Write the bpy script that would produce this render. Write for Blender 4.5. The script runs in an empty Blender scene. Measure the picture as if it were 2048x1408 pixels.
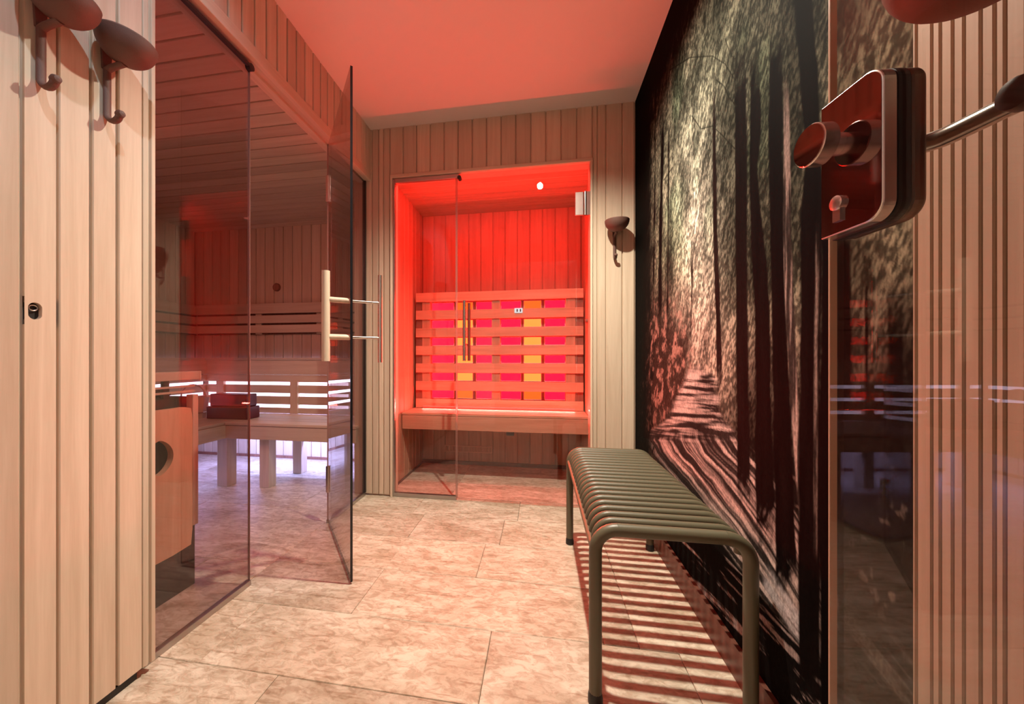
import bpy, bmesh, math, random
import numpy as np
from math import pi, sin, cos, radians as R
from mathutils import Vector
random.seed(7)
S = bpy.context.scene
COL = S.collection

# ------------------------------------------------------------------ camera, world, lights
CAMH, FPX, CX, CY = 0.88, 740.0, 957.0, 718.0
YAW = math.atan((1080 - CX) / FPX)
cd = bpy.data.cameras.new('camera'); cam = bpy.data.objects.new('camera', cd); COL.objects.link(cam)
cam.location = (0, 0, CAMH); cam.rotation_euler = (pi / 2, 0, YAW)
cd.sensor_width = 36; cd.lens = FPX / 2048 * 36
cd.shift_x = (1024 - CX) / 2048; cd.shift_y = (CY - 704) / 2048
cd.clip_start = 0.02; cd.clip_end = 50
S.camera = cam
w = bpy.data.worlds.new('world'); S.world = w; w.use_nodes = True
w.node_tree.nodes['Background'].inputs[0].default_value = (0.9, 0.85, 0.8, 1)
w.node_tree.nodes['Background'].inputs[1].default_value = 0.03
S.view_settings.view_transform = 'Standard'; S.view_settings.look = 'None'
S.view_settings.exposure = 0.0; S.view_settings.gamma = 1.0
S.view_settings.use_curve_mapping = False

def spot(name, loc, power, col, size, blend, rad, aim=(0, 0, -1)):
    l = bpy.data.lights.new(name, 'SPOT'); l.energy = power; l.color = col
    l.spot_size = R(size); l.spot_blend = blend; l.shadow_soft_size = rad
    o = bpy.data.objects.new(name, l); COL.objects.link(o); o.location = loc
    o.rotation_euler = Vector(aim).to_track_quat('-Z', 'Y').to_euler(); return o
def area(name, loc, power, col, sx, sy, aim):
    l = bpy.data.lights.new(name, 'AREA'); l.energy = power; l.color = col
    l.shape = 'RECTANGLE'; l.size = sx; l.size_y = sy
    o = bpy.data.objects.new(name, l); COL.objects.link(o); o.location = loc
    o.rotation_euler = Vector(aim).to_track_quat('-Z', 'Y').to_euler(); return o
LA = (0.0, 1.36, 2.335); LB = (-0.42, 0.34, 2.335)
spot('downlight_beam', LA, 250, (1, .94, .77), 140, 1.0, .022)
spot('downlight_beam', LB, 25, (.62, .84, 1.0), 88, .6, .015, (-.72, .25, -.62))
# red cabin: added LEDs, one unseen behind the lintel, one low to redden the corridor
area('added_cabin_light', (-.32, 2.365, 2.06), 18, (1, .028, .022), 1.15, .03, (0, .45, -.9))
area('added_seat_light', (-.325, 2.772, .508), 42, (1, .038, .030), 1.15, .014, (0, -.75, .65))
# lavender LED behind and under the sauna benches
area('bench_led_light', (-1.95, 2.665, .405), 24, (.33, .39, 1), 1.5, .03, (0, .25, -1))
area('bench_led_light', (-2.74, 2.0, .405), 16, (.33, .39, 1), .05, 1.2, (0, 0, -1))
area('added_sauna_fill', (-2.0, 1.1, 1.95), 8, (1, .22, .16), .3, .3, (0, .3, -1))  # added fill for the dim red interior, without a fixture

# ------------------------------------------------------------------ calibration helpers
Fw = (-sin(YAW), cos(YAW)); Rt = (cos(YAW), sin(YAW))
def ray(x, y):
    u = (x - CX) / FPX; v = (CY - y) / FPX
    return (Fw[0] + u * Rt[0], Fw[1] + u * Rt[1], v)
def onY(x, y, Y0):
    r = ray(x, y); t = Y0 / r[1]; return (r[0] * t, CAMH + r[2] * t)

# ------------------------------------------------------------------ mesh helpers
class MB:
    def __init__(s): s.v = []; s.f = []
    def add(s, vs, fs):
        k = len(s.v); s.v += [tuple(p) for p in vs]; s.f += [tuple(i + k for i in f) for f in fs]; return s
    def box(s, x0, x1, y0, y1, z0, z1):
        return s.add([(x, y, z) for z in (z0, z1) for y in (y0, y1) for x in (x0, x1)],
                     [(0, 2, 3, 1), (4, 5, 7, 6), (0, 1, 5, 4), (2, 6, 7, 3), (0, 4, 6, 2), (1, 3, 7, 5)])
    def prism(s, poly, O, U, N, L):
        O, U, N, L = map(Vector, (O, U, N, L)); n = len(poly)
        a = [O + U * p[0] + N * p[1] for p in poly]; b = [p + L for p in a]
        return s.add(a + b, [tuple(range(n))[::-1], tuple(range(n, 2 * n))] +
                     [(i, (i + 1) % n, n + (i + 1) % n, n + i) for i in range(n)])
    def tube(s, path, r, n=12, ry=None, ref=(0, 0, 1), caps=True):
        P = [Vector(p) for p in path]; m = len(P); vs = []; side = None
        rs = r if isinstance(r, (list, tuple)) else [r] * m
        for i, p in enumerate(P):
            t = (P[min(i + 1, m - 1)] - P[max(i - 1, 0)]).normalized()
            if side is None:
                up = Vector(ref)
                if abs(t.dot(up)) > .95: up = Vector((0, 1, 0)) if abs(t.y) < .9 else Vector((1, 0, 0))
                side = t.cross(up).normalized()
            else:
                side = (side - t * side.dot(t)).normalized()
            nn = side.cross(t)
            q = rs[i] if ry is None else ry
            for k in range(n):
                a = 2 * pi * k / n
                vs.append(p + side * (rs[i] * cos(a)) + nn * (q * sin(a)))
        fs = [(i * n + k, i * n + (k + 1) % n, (i + 1) * n + (k + 1) % n, (i + 1) * n + k) for i in range(m - 1) for k in range(n)]
        if caps: fs += [tuple(range(n))[::-1], tuple(range((m - 1) * n, m * n))]
        return s.add(vs, fs)
    def lathe(s, prof, O, A=(0, 0, 1), n=28):
        A = Vector(A).normalized(); u = A.orthogonal().normalized(); v = A.cross(u); O = Vector(O); vs = []
        for (r, h) in prof:
            for k in range(n):
                a = 2 * pi * k / n; vs.append(O + A * h + (u * cos(a) + v * sin(a)) * max(r, 1e-5))
        m = len(prof)
        fs = [(i * n + k, i * n + (k + 1) % n, (i + 1) * n + (k + 1) % n, (i + 1) * n + k) for i in range(m - 1) for k in range(n)]
        return s.add(vs, fs + [tuple(range(n))[::-1], tuple(range((m - 1) * n, m * n))])

def wloc(o):
    v = Vector((0, 0, 0))
    while o: v = v + o.location; o = o.parent
    return v
def obj(name, mb, mat, parent=None, smooth=False, bev=0, label=None):
    off = wloc(parent) if parent else Vector((0, 0, 0))
    me = bpy.data.meshes.new(name)
    me.from_pydata([tuple(Vector(p) - off) for p in mb.v], [], mb.f)
    b = bmesh.new(); b.from_mesh(me); bmesh.ops.recalc_face_normals(b, faces=b.faces); b.to_mesh(me); b.free()
    me.materials.append(mat)
    o = bpy.data.objects.new(name, me); COL.objects.link(o); o.parent = parent
    if smooth:
        me.polygons.foreach_set('use_smooth', [True] * len(me.polygons)); me.set_sharp_from_angle(angle=R(40))
    if bev:
        m = o.modifiers.new('bevel', 'BEVEL'); m.width = bev; m.segments = 2; m.limit_method = 'ANGLE'; m.angle_limit = R(40)
    if label: o['label'] = label
    return o
def thing(name, label, cat, loc=(0, 0, 0), group=None, kind=None):
    o = bpy.data.objects.new(name, None); COL.objects.link(o); o.location = loc; o.empty_display_size = .05
    if kind: o['kind'] = kind
    if label: o['label'] = label
    if cat: o['category'] = cat
    if group: o['group'] = group
    return o
def struct(name, label=None, mb=None, mat=None):
    o = obj(name, mb, mat) if mb else thing(name, None, None)
    o['kind'] = 'structure'
    if label: o['label'] = label
    return o
def dup(o, parent, dloc=(0, 0, 0)):
    c = o.copy(); COL.objects.link(c); c.parent = parent; c.location = Vector(o.location) + Vector(dloc)
    for ch in list(o.children): dup(ch, c)
    return c
def B(*a): return MB().box(*a)
def arc(c, r, a0, a1, n, U, V):
    c, U, V = Vector(c), Vector(U), Vector(V)
    return [c + U * (r * cos(a0 + (a1 - a0) * i / n)) + V * (r * sin(a0 + (a1 - a0) * i / n)) for i in range(n + 1)]

# ------------------------------------------------------------------ materials
def newmat(name):
    m = bpy.data.materials.new(name); m.use_nodes = True; nt = m.node_tree
    return m, nt, nt.nodes['Principled BSDF']
def plain(name, col, rough=.5, metal=0, bump=0, scale=60, spec=.5):
    m, nt, b = newmat(name)
    b.inputs['Base Color'].default_value = (*col, 1); b.inputs['Roughness'].default_value = rough
    b.inputs['Metallic'].default_value = metal; b.inputs['Specular IOR Level'].default_value = spec
    n = nt.nodes.new('ShaderNodeTexNoise'); n.inputs['Scale'].default_value = scale; n.inputs['Detail'].default_value = 4
    tc = nt.nodes.new('ShaderNodeTexCoord'); nt.links.new(tc.outputs['Object'], n.inputs['Vector'])
    mr = nt.nodes.new('ShaderNodeMapRange'); mr.inputs['To Min'].default_value = rough * .85; mr.inputs['To Max'].default_value = min(1, rough * 1.15)
    nt.links.new(n.outputs['Fac'], mr.inputs['Value']); nt.links.new(mr.outputs['Result'], b.inputs['Roughness'])
    if bump:
        bp = nt.nodes.new('ShaderNodeBump'); bp.inputs['Strength'].default_value = bump; bp.inputs['Distance'].default_value = .002
        nt.links.new(n.outputs['Fac'], bp.inputs['Height']); nt.links.new(bp.outputs['Normal'], b.inputs['Normal'])
    return m
def wood(name, c0, c1, stretch=(22, 22, 1.2), rough=.55, var=.12):
    m, nt, b = newmat(name); N = nt.nodes.new; L = nt.links.new
    tc = N('ShaderNodeTexCoord'); oi = N('ShaderNodeObjectInfo')
    off = N('ShaderNodeVectorMath'); off.operation = 'SCALE'; off.inputs[0].default_value = (7, 5, 9); L(oi.outputs['Random'], off.inputs['Scale'])
    ad = N('ShaderNodeVectorMath'); L(tc.outputs['Object'], ad.inputs[0]); L(off.outputs[0], ad.inputs[1])
    mp = N('ShaderNodeMapping'); mp.inputs['Scale'].default_value = stretch; L(ad.outputs[0], mp.inputs['Vector'])
    n1 = N('ShaderNodeTexNoise'); n1.inputs['Scale'].default_value = 1; n1.inputs['Detail'].default_value = 6; n1.inputs['Distortion'].default_value = 1.2
    L(mp.outputs[0], n1.inputs['Vector'])
    n2 = N('ShaderNodeTexNoise'); n2.inputs['Scale'].default_value = 9; n2.inputs['Detail'].default_value = 3; L(mp.outputs[0], n2.inputs['Vector'])
    mx = N('ShaderNodeMath'); mx.operation = 'MULTIPLY_ADD'; L(n2.outputs['Fac'], mx.inputs[0]); mx.inputs[1].default_value = .35; L(n1.outputs['Fac'], mx.inputs[2])
    rp = N('ShaderNodeValToRGB'); rp.color_ramp.elements[0].position = .45; rp.color_ramp.elements[1].position = .9
    rp.color_ramp.elements[0].color = (*c1, 1); rp.color_ramp.elements[1].color = (*c0, 1); L(mx.outputs[0], rp.inputs[0])
    hs = N('ShaderNodeHueSaturation'); vr = N('ShaderNodeMapRange'); vr.inputs['To Min'].default_value = 1 - var; vr.inputs['To Max'].default_value = 1 + var
    L(oi.outputs['Random'], vr.inputs['Value']); L(vr.outputs['Result'], hs.inputs['Value']); L(rp.outputs[0], hs.inputs['Color'])
    L(hs.outputs[0], b.inputs['Base Color']); b.inputs['Roughness'].default_value = rough
    bp = N('ShaderNodeBump'); bp.inputs['Strength'].default_value = .12; bp.inputs['Distance'].default_value = .001
    L(n2.outputs['Fac'], bp.inputs['Height']); L(bp.outputs[0], b.inputs['Normal'])
    return m
def glass(name, tint, f0=.045, rough=0.0):
    m, nt, b = newmat(name); N = nt.nodes.new; L = nt.links.new; nt.nodes.remove(b)
    g = N('ShaderNodeNewGeometry'); d = N('ShaderNodeVectorMath'); d.operation = 'DOT_PRODUCT'
    L(g.outputs['Incoming'], d.inputs[0]); L(g.outputs['Normal'], d.inputs[1])
    ab = N('ShaderNodeMath'); ab.operation = 'ABSOLUTE'; L(d.outputs['Value'], ab.inputs[0])
    om = N('ShaderNodeMath'); om.operation = 'SUBTRACT'; om.inputs[0].default_value = 1; L(ab.outputs[0], om.inputs[1])
    pw = N('ShaderNodeMath'); pw.operation = 'POWER'; L(om.outputs[0], pw.inputs[0]); pw.inputs[1].default_value = 5
    ma = N('ShaderNodeMath'); ma.operation = 'MULTIPLY_ADD'; L(pw.outputs[0], ma.inputs[0]); ma.inputs[1].default_value = 1 - f0; ma.inputs[2].default_value = f0
    tr = N('ShaderNodeBsdfTransparent'); tr.inputs[0].default_value = (*tint, 1)
    gl = N('ShaderNodeBsdfGlossy'); gl.inputs['Roughness'].default_value = rough
    mx = N('ShaderNodeMixShader'); L(ma.outputs[0], mx.inputs[0]); L(tr.outputs[0], mx.inputs[1]); L(gl.outputs[0], mx.inputs[2])
    L(mx.outputs[0], nt.nodes['Material Output'].inputs[0]); return m
def emit(name, col, s):
    m, nt, b = newmat(name); nt.nodes.remove(b)
    e = nt.nodes.new('ShaderNodeEmission'); e.inputs[0].default_value = (*col, 1); e.inputs[1].default_value = s
    nt.links.new(e.outputs[0], nt.nodes['Material Output'].inputs[0]); return m
def stone():
    m, nt, b = newmat('travertine'); N = nt.nodes.new; L = nt.links.new
    g = N('ShaderNodeNewGeometry'); oi = N('ShaderNodeObjectInfo')
    off = N('ShaderNodeVectorMath'); off.operation = 'SCALE'; off.inputs[0].default_value = (31, 17, 3); L(oi.outputs['Random'], off.inputs['Scale'])
    ad = N('ShaderNodeVectorMath'); L(g.outputs['Position'], ad.inputs[0]); L(off.outputs[0], ad.inputs[1])
    def noise(scale, det, dist, st):
        mp = N('ShaderNodeMapping'); mp.inputs['Scale'].default_value = st; L(ad.outputs[0], mp.inputs['Vector'])
        n = N('ShaderNodeTexNoise'); n.inputs['Scale'].default_value = scale; n.inputs['Detail'].default_value = det; n.inputs['Distortion'].default_value = dist
        n.inputs['Roughness'].default_value = .65
        L(mp.outputs[0], n.inputs['Vector']); return n
    a = noise(3.2, 8, 1.0, (1, 2.6, 1)); c = noise(26, 9, .8, (1, 1.7, 1)); v = noise(5.5, 6, 1.6, (.55, 5.5, 1))
    r1 = N('ShaderNodeValToRGB'); e = r1.color_ramp.elements
    e[0].position = .36; e[0].color = (.47, .375, .27, 1); e[1].position = .62; e[1].color = (.70, .62, .50, 1); L(a.outputs['Fac'], r1.inputs[0])
    r2 = N('ShaderNodeValToRGB'); e = r2.color_ramp.elements
    e[0].position = .40; e[0].color = (.66, .58, .52, 1); e[1].position = .56; e[1].color = (1.0, 1.0, 1.0, 1); L(c.outputs['Fac'], r2.inputs[0])
    r3 = N('ShaderNodeValToRGB'); e = r3.color_ramp.elements
    e[0].position = .34; e[0].color = (.62, .5, .42, 1); e[1].position = .44; e[1].color = (1, 1, 1, 1); L(v.outputs['Fac'], r3.inputs[0])
    m1 = N('ShaderNodeMix'); m1.data_type = 'RGBA'; m1.blend_type = 'MULTIPLY'; m1.inputs[0].default_value = .8; L(r1.outputs[0], m1.inputs[6]); L(r2.outputs[0], m1.inputs[7])
    m2 = N('ShaderNodeMix'); m2.data_type = 'RGBA'; m2.blend_type = 'MULTIPLY'; m2.inputs[0].default_value = .75; L(m1.outputs[2], m2.inputs[6]); L(r3.outputs[0], m2.inputs[7])
    hs = N('ShaderNodeHueSaturation'); vr = N('ShaderNodeMapRange'); vr.inputs['To Min'].default_value = .88; vr.inputs['To Max'].default_value = 1.14
    L(oi.outputs['Random'], vr.inputs['Value']); L(vr.outputs['Result'], hs.inputs['Value']); L(m2.outputs[2], hs.inputs['Color'])
    L(hs.outputs[0], b.inputs['Base Color']); b.inputs['Roughness'].default_value = .42; b.inputs['Specular IOR Level'].default_value = .45
    bp = N('ShaderNodeBump'); bp.inputs['Strength'].default_value = .35; bp.inputs['Distance'].default_value = .002
    L(c.outputs['Fac'], bp.inputs['Height']); L(bp.outputs[0], b.inputs['Normal'])
    return m
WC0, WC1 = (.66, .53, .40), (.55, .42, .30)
M = dict(
    woodv=wood('aspen_vertical', WC0, WC1, (26, 26, 1.3)),
    woodx=wood('aspen_along_x', WC0, WC1, (1.3, 26, 26)),
    woody=wood('aspen_along_y', WC0, WC1, (26, 1.3, 26)),
    woodrib=wood('aspen_ribbed', (.60, .47, .35), (.50, .385, .28), (30, 30, 1.0), .5, .05),
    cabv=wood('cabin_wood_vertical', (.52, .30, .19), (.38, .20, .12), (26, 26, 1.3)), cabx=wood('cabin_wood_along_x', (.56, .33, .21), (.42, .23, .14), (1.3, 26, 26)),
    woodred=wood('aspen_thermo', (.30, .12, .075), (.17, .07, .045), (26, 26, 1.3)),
    darkwood=wood('dark_skirting', (.16, .055, .035), (.10, .035, .022), (26, 1.3, 26), .4),
    ply=wood('glued_panel', (.74, .50, .31), (.60, .38, .22), (30, 14, 1.0), .45),
    hook=plain('brown_hook', (.13, .062, .047), .62, 0, .25, 400),
    plaster=plain('plaster', (.76, .68, .63), .9, 0, .15, 90),
    white=plain('white_paint', (.78, .75, .7), .8),
    steel=plain('brushed_steel', (.62, .58, .54), .22, 1),
    chrome=plain('polished_steel', (.30, .17, .16), .045, 1),
    chromelight=plain('satin_chrome', (.75, .70, .66), .25, 1),
    alu=plain('aluminium', (.45, .42, .40), .35, 1),
    black=plain('black_rubber', (.012, .010, .010), .5),
    iron=plain('dark_iron', (.035, .026, .024), .45, .3, .2, 60),
    rock=plain('dark_rock', (.07, .05, .045), .9, 0, .8, 30),
    olive=plain('olive_lacquer', (.112, .100, .060), .42, .0, .05, 500),
    grout=plain('grout', (.50, .39, .29), .9, 0, .2, 80),
    towel=plain('dark_red_leather', (.11, .005, .008), .3, 0, .3, 40),
    rope=plain('rope', (.5, .38, .28), .8),
    gedge=plain('glass_edge', (.60, .40, .28), .3),
    gdark=plain('dark_glass_edge', (.01, .01, .012), .2),
    knob=plain('dark_knob', (.03, .012, .010), .4),
    whitepl=plain('white_plastic', (.8, .8, .78), .4),
    glass1=glass('sauna_glass', (.82, .76, .76), .065),
    glassleaf=glass('leaf_glass', (.90, .86, .86), .06),
    glass2=glass('cabin_glass', (.95, .93, .93)),
    glass3=glass('entry_glass', (.77, .735, .715), .045),
    redem=emit('red_heater_glow', (34.0, .012, .085), 1.0),
    yelem=emit('yellow_lamp_glow', (12.0, .52, .085), 1.0),
    oraem=emit('orange_lamp_glow', (8.0, .20, .02), 1.0),
    led=emit('lavender_led', (.80, .72, 1.0), 4.5),
    lamp=emit('warm_lamp', (1, .85, .65), 3),
    panel=emit('hall_panel', (1, .93, .85), 6), display=emit('display_white', (1, 1, 1), .95), stone=stone(),
    bronze=plain('bronzed_steel', (.26, .19, .14), .38, 1), gedge2=plain('thin_glass_edge', (.30, .17, .14), .35),
)

# ------------------------------------------------------------------ planks
def plank_profile(w, t, g=.007):
    return [(0, 0), (0, t - .003), (.0025, t), (w - g - .001, t), (w - g + .001, t - .002), (w - g + .001, t - .009), (w, t - .009), (w, 0)]
_cache = {}
def plank(parent, O, U, N, L, wdt, t, mat, name='plank'):
    """one tongue and groove board; alike boards share their mesh"""
    key = (tuple(U), tuple(N), tuple(round(c, 4) for c in L), round(wdt, 4), t, mat.name)
    if key not in _cache:
        o = obj(name, MB().prism(plank_profile(wdt, t), (0, 0, 0), U, N, L), mat); _cache[key] = o.data
        o.parent = parent
    else:
        o = bpy.data.objects.new(name, _cache[key]); COL.objects.link(o); o.parent = parent
    o.location = O; return o
def run(parent, O, U, N, L, total, pitch, t, mat):
    n = max(1, round(total / pitch)); p = total / n
    for i in range(n):
        plank(parent, Vector(O) + Vector(U) * (p * i), U, N, L, p, t, mat)

HC = 2.36          # ceiling height
XL, XG, XR, YB = -1.08, -1.12, .54, 2.245
YC, CXL, CXR, CZ = 3.03, -.985, .325, 2.09     # infrared cabin
SX, SY, SZ = -3.17, 2.97, 2.06                 # sauna
YN = -.35

# ------------------------------------------------------------------ floor
floor = struct('floor', 'pale travertine slab floor', B(-3.3, .75, -3.2, 3.15, -.06, -.011), M['grout'])
fixed = [(-.645, .195, 1.19, 1.468), (-.645, -.255, 1.468, 1.745), (-.255, .30, 1.468, 1.745), (.30, .58, 1.19, 1.745), (.195, .30, 1.19, 1.468),
         (-1.14, -.645, 1.19, 1.468), (-1.14, -.98, .925, 1.19), (-.98, -.155, .925, 1.19), (-.155, .41, .64, 1.19), (.41, .58, .64, 1.19),
         (-1.14, -.64, 1.468, 1.745), (-1.14, -.645, 1.745, 2.02), (-.645, -.19, 1.745, 2.02), (-.19, .30, 1.745, 2.02), (.30, .58, 1.745, 2.02),
         (-1.14, -.72, 2.02, 2.30), (-.72, -.12, 2.02, 2.30), (-.12, .58, 2.02, 2.30),
         (-.72, -.155, .365, .925), (-1.14, -.72, .365, .925), (-.155, .12, .365, .64), (.12, .58, .365, .64)]
fixed[7] = (-.98, -.155, .925, 1.19)
tiles = list(fixed)
def pack(x0, x1, y0, y1, c=.28):
    nx, ny = round((x1 - x0) / c), round((y1 - y0) / c); used = [[0] * ny for _ in range(nx)]; rnd = random.Random(3)
    cx, cy = (x1 - x0) / nx, (y1 - y0) / ny
    for i in range(nx):
        for j in range(ny):
            if used[i][j]: continue
            for (a, b) in rnd.sample([(2, 1), (2, 2), (1, 2), (3, 2)], 4) + [(1, 1)]:
                if i + a <= nx and j + b <= ny and not any(used[i + p][j + q] for p in range(a) for q in range(b)):
                    for p in range(a):
                        for q in range(b): used[i + p][j + q] = 1
                    tiles.append((x0 + i * cx, x0 + (i + a) * cx, y0 + j * cy, y0 + (j + b) * cy)); break
pack(-3.22, -1.14, .3, 3.1); pack(-1.14, .58, 2.30, 3.12); pack(-1.14, .58, -.475, .365)
rt = random.Random(11)
for (a, b, c, d) in tiles:
    j = lambda: rt.uniform(-.0012, .0012)
    g = .0006; dz = rt.uniform(-.0008, 0)
    mb = MB(); e = .002
    top = [(a + g + e + j(), c + g + e + j()), (b - g - e + j(), c + g + e + j()), (b - g - e + j(), d - g - e + j()), (a + g + e + j(), d - g - e + j())]
    mid = [(a + g, c + g), (b - g, c + g), (b - g, d - g), (a + g, d - g)]
    vs = [(x, y, dz) for x, y in top] + [(x, y, dz - .002) for x, y in mid] + [(x, y, -.02) for x, y in mid]
    fs = [(0, 1, 2, 3), (11, 10, 9, 8)] + [(k * 4 + i, k * 4 + (i + 1) % 4, k * 4 + 4 + (i + 1) % 4, k * 4 + 4 + i) for k in range(2) for i in range(4)]
    obj('tile', mb.add(vs, fs), M['stone'], floor)

# ------------------------------------------------------------------ ceiling of the corridor
ceiling = struct('ceiling', 'plain plaster ceiling glowing pink', B(-1.2, .62, YN - .1, YB + .1, HC, HC + .08), M['plaster'])
for p in (LA, LB):
    t = thing('recessed_downlight', 'round recessed spotlight in the ceiling ' + ('above the bench aisle' if p is LA else 'near the coat hooks'), 'light', (p[0], p[1], HC))
    obj('ring', MB().lathe([(.034, -.003), (.046, -.003), (.048, 0), (.046, .002), (.034, .002)], (p[0], p[1], HC - .001)), M['steel'], t, True)
    obj('lamp_disc', MB().lathe([(.002, -.0005), (.033, -.0005), (.033, .0), (.002, .0)], (p[0], p[1], HC - .001)), M['lamp'], t)

# ------------------------------------------------------------------ left wall (panelled) with cut-out and header over the glass
wl = struct('wall_left', 'pale vertical timber panelling left of the glass', B(-1.19, XL - .014, YN, .868, .02, HC), M['woodv'])
ys = [.868 - .014, .79, .733, .669, .610]
ys = ys + [.61 - .062 * (i + 1) for i in range(15)]
HOLE = (.634, .984)
for i in range(len(ys) - 1):
    y1, y0 = ys[i], ys[i + 1]
    if y0 < HOLE[0] < y1:      # the board with the oval cut-out, built around it
        n = 24; ry, rz = .0115, .0185; vs = []; fs = []
        wd = y1 - y0 - .007
        hx = [(HOLE[0] + ry * cos(2 * pi * k / n), HOLE[1] + (rz - ry) * (1 if sin(2 * pi * k / n) >= 0 else -1) + ry * sin(2 * pi * k / n)) for k in range(n)]
        sq = []
        for k in range(n):
            c_, s_ = cos(2 * pi * k / n), sin(2 * pi * k / n); m_ = max(abs(c_), abs(s_)); 
            yy = HOLE[0] + (c_ / m_) * (y1 - HOLE[0] if c_ > 0 else HOLE[0] - (y0 + .007)); zz = HOLE[1] + s_ / m_ * .03
            sq.append((min(y1, max(y0 + .007, yy)), zz))
        vs = [(XL, y, z) for y, z in hx] + [(XL, y, z) for y, z in sq] + [(XL - .013, y, z) for y, z in hx]
        fs = [(k, (k + 1) % n, n + (k + 1) % n, n + k) for k in range(n)] + [(k, (k + 1) % n, 2 * n + (k + 1) % n, 2 * n + k) for k in range(n)]
        mb = MB().add(vs, fs)
        mb.box(XL - .013, XL, y0 + .007, y1, .03, HOLE[1] - .03).box(XL - .013, XL, y0 + .007, y1, HOLE[1] + .03, HC).box(XL - .013, XL - .006, y0, y0 + .007, .03, HC)
        obj('plank', mb, M['woodv'], wl)
        hm = MB().lathe([(.001, .0005), (.0115, .0005), (.0115, -.0005), (.001, -.0005)], (XL - .012, HOLE[0], HOLE[1]), (1, 0, 0), 20)
        s1 = obj('lock_socket', B(XL - .0125, XL - .010, HOLE[0] - .0115, HOLE[0] + .0115, HOLE[1] - .018, HOLE[1] + .018), M['iron'], wl, label='dark metal socket in the oval hole')
        obj('socket_ring', MB().tube([Vector((XL - .006, HOLE[0] + .007 * cos(a), HOLE[1] + .007 + .006 * sin(a))) for a in [2 * pi * k / 16 for k in range(17)]], .0014, 6), M['steel'], s1)
    else:
        plank(wl, (XL - .013, y1, .03), (0, -1, 0), (1, 0, 0), (0, 0, HC - .03), y1 - y0, .013, M['woodv'])
# corner mouldings
obj('corner_trim', MB().prism([(0, 0), (0, .014), (.012, .016), (.014, .011), (.018, .011), (.020, .018), (.030, .018), (.034, .012), (.034, -.09), (0, -.09)],
    (XL - .013, .854, .028), (0, 1, 0), (1, 0, 0), (0, 0, HC - .028)), M['woodv'], wl, bev=.0015)
obj('plinth', B(-1.15, XL - .014, YN, .85, 0, .03), M['black'], wl)
wh = struct('wall_header', 'timber header above the sauna glass', B(-1.16, XL - .013, .88, YB, 2.035, HC), M['woody'])
run(wh, (XL - .013, YB, 2.078), (0, -1, 0), (1, 0, 0), (0, 0, HC - 2.078), YB - .888, .062, .013, M['woodv'])
obj('header_trim', B(-1.10, XL + .004, .888, YB, 2.03, 2.078), M['woody'], wh, bev=.003)
obj('header_lining', B(-1.165, -1.125, .888, YB, 2.022, 2.04), M['woody'], wh, bev=.002)

# ------------------------------------------------------------------ back wall with cabin opening
wb = struct('wall_back', 'timber back wall around the red cabin opening', MB().box(-1.2, -.935, YB + .014, YB + .09, 0, HC).box(.294, .62, YB + .014, YB + .09, 0, HC).box(-.935, .294, YB + .014, YB + .09, 2.037, HC), M['woodv'])
for a, b in ((-1.12, -1.067), (-1.067, -1.023), (-1.023, -.989), (-.989, -.946)):
    plank(wb, (a, YB + .013, .012), (1, 0, 0), (0, -1, 0), (0, 0, HC - .012), b - a, .013, M['woodv'])
for a, b in ((.306, .334), (.334, .382), (.382, .4725), (.4725, .54)):
    plank(wb, (a, YB + .013, .0), (1, 0, 0), (0, -1, 0), (0, 0, HC), b - a, .013, M['woodv'])
run(wb, (-.946, YB + .013, 2.05), (1, 0, 0), (0, -1, 0), (0, 0, HC - 2.05), 1.252, .09, .013, M['woodv'])
obj('opening_trim', MB().prism([(0, 0), (0, .02), (.012, .022), (.016, .012), (.016, 0)], (-.930, YB + .012, .0), (-1, 0, 0), (0, -1, 0), (0, 0, 2.05)), M['woodv'], wb)
obj('opening_trim', MB().prism([(0, 0), (0, .02), (.012, .022), (.016, .012), (.016, 0)], (.290, YB + .012, .0), (1, 0, 0), (0, -1, 0), (0, 0, 2.05)), M['woodv'], wb)
obj('opening_trim', B(-.946, .306, YB - .010, YB + .02, 2.035, 2.056), M['woodx'], wb, bev=.004)
obj('opening_lining', B(-.935, -.930, YB, YB + .09, 0, 2.035), M['woodv'], wb)
obj('opening_lining', B(.290, .295, YB, YB + .09, 0, 2.035), M['woodv'], wb)

# ------------------------------------------------------------------ infrared cabin shell
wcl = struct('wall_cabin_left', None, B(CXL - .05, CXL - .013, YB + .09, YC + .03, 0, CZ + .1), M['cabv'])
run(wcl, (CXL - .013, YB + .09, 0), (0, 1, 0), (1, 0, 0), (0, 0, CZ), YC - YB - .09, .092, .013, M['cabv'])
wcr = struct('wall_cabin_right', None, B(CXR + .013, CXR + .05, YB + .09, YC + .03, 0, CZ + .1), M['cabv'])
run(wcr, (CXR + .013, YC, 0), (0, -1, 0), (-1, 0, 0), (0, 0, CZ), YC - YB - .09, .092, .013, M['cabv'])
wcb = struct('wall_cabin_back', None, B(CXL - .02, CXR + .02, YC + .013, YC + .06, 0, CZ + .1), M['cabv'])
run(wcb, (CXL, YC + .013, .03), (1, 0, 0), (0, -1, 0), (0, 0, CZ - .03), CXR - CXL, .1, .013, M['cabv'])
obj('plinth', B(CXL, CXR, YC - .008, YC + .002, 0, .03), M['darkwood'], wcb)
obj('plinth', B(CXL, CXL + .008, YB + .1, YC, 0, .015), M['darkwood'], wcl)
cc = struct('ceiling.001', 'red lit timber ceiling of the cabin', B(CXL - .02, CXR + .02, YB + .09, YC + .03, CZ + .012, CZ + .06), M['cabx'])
run(cc, (CXL, YC, CZ + .013), (0, -1, 0), (0, 0, -1), (CXR - CXL, 0, 0), YC - YB - .09, .092, .013, M['cabx'])
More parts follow.
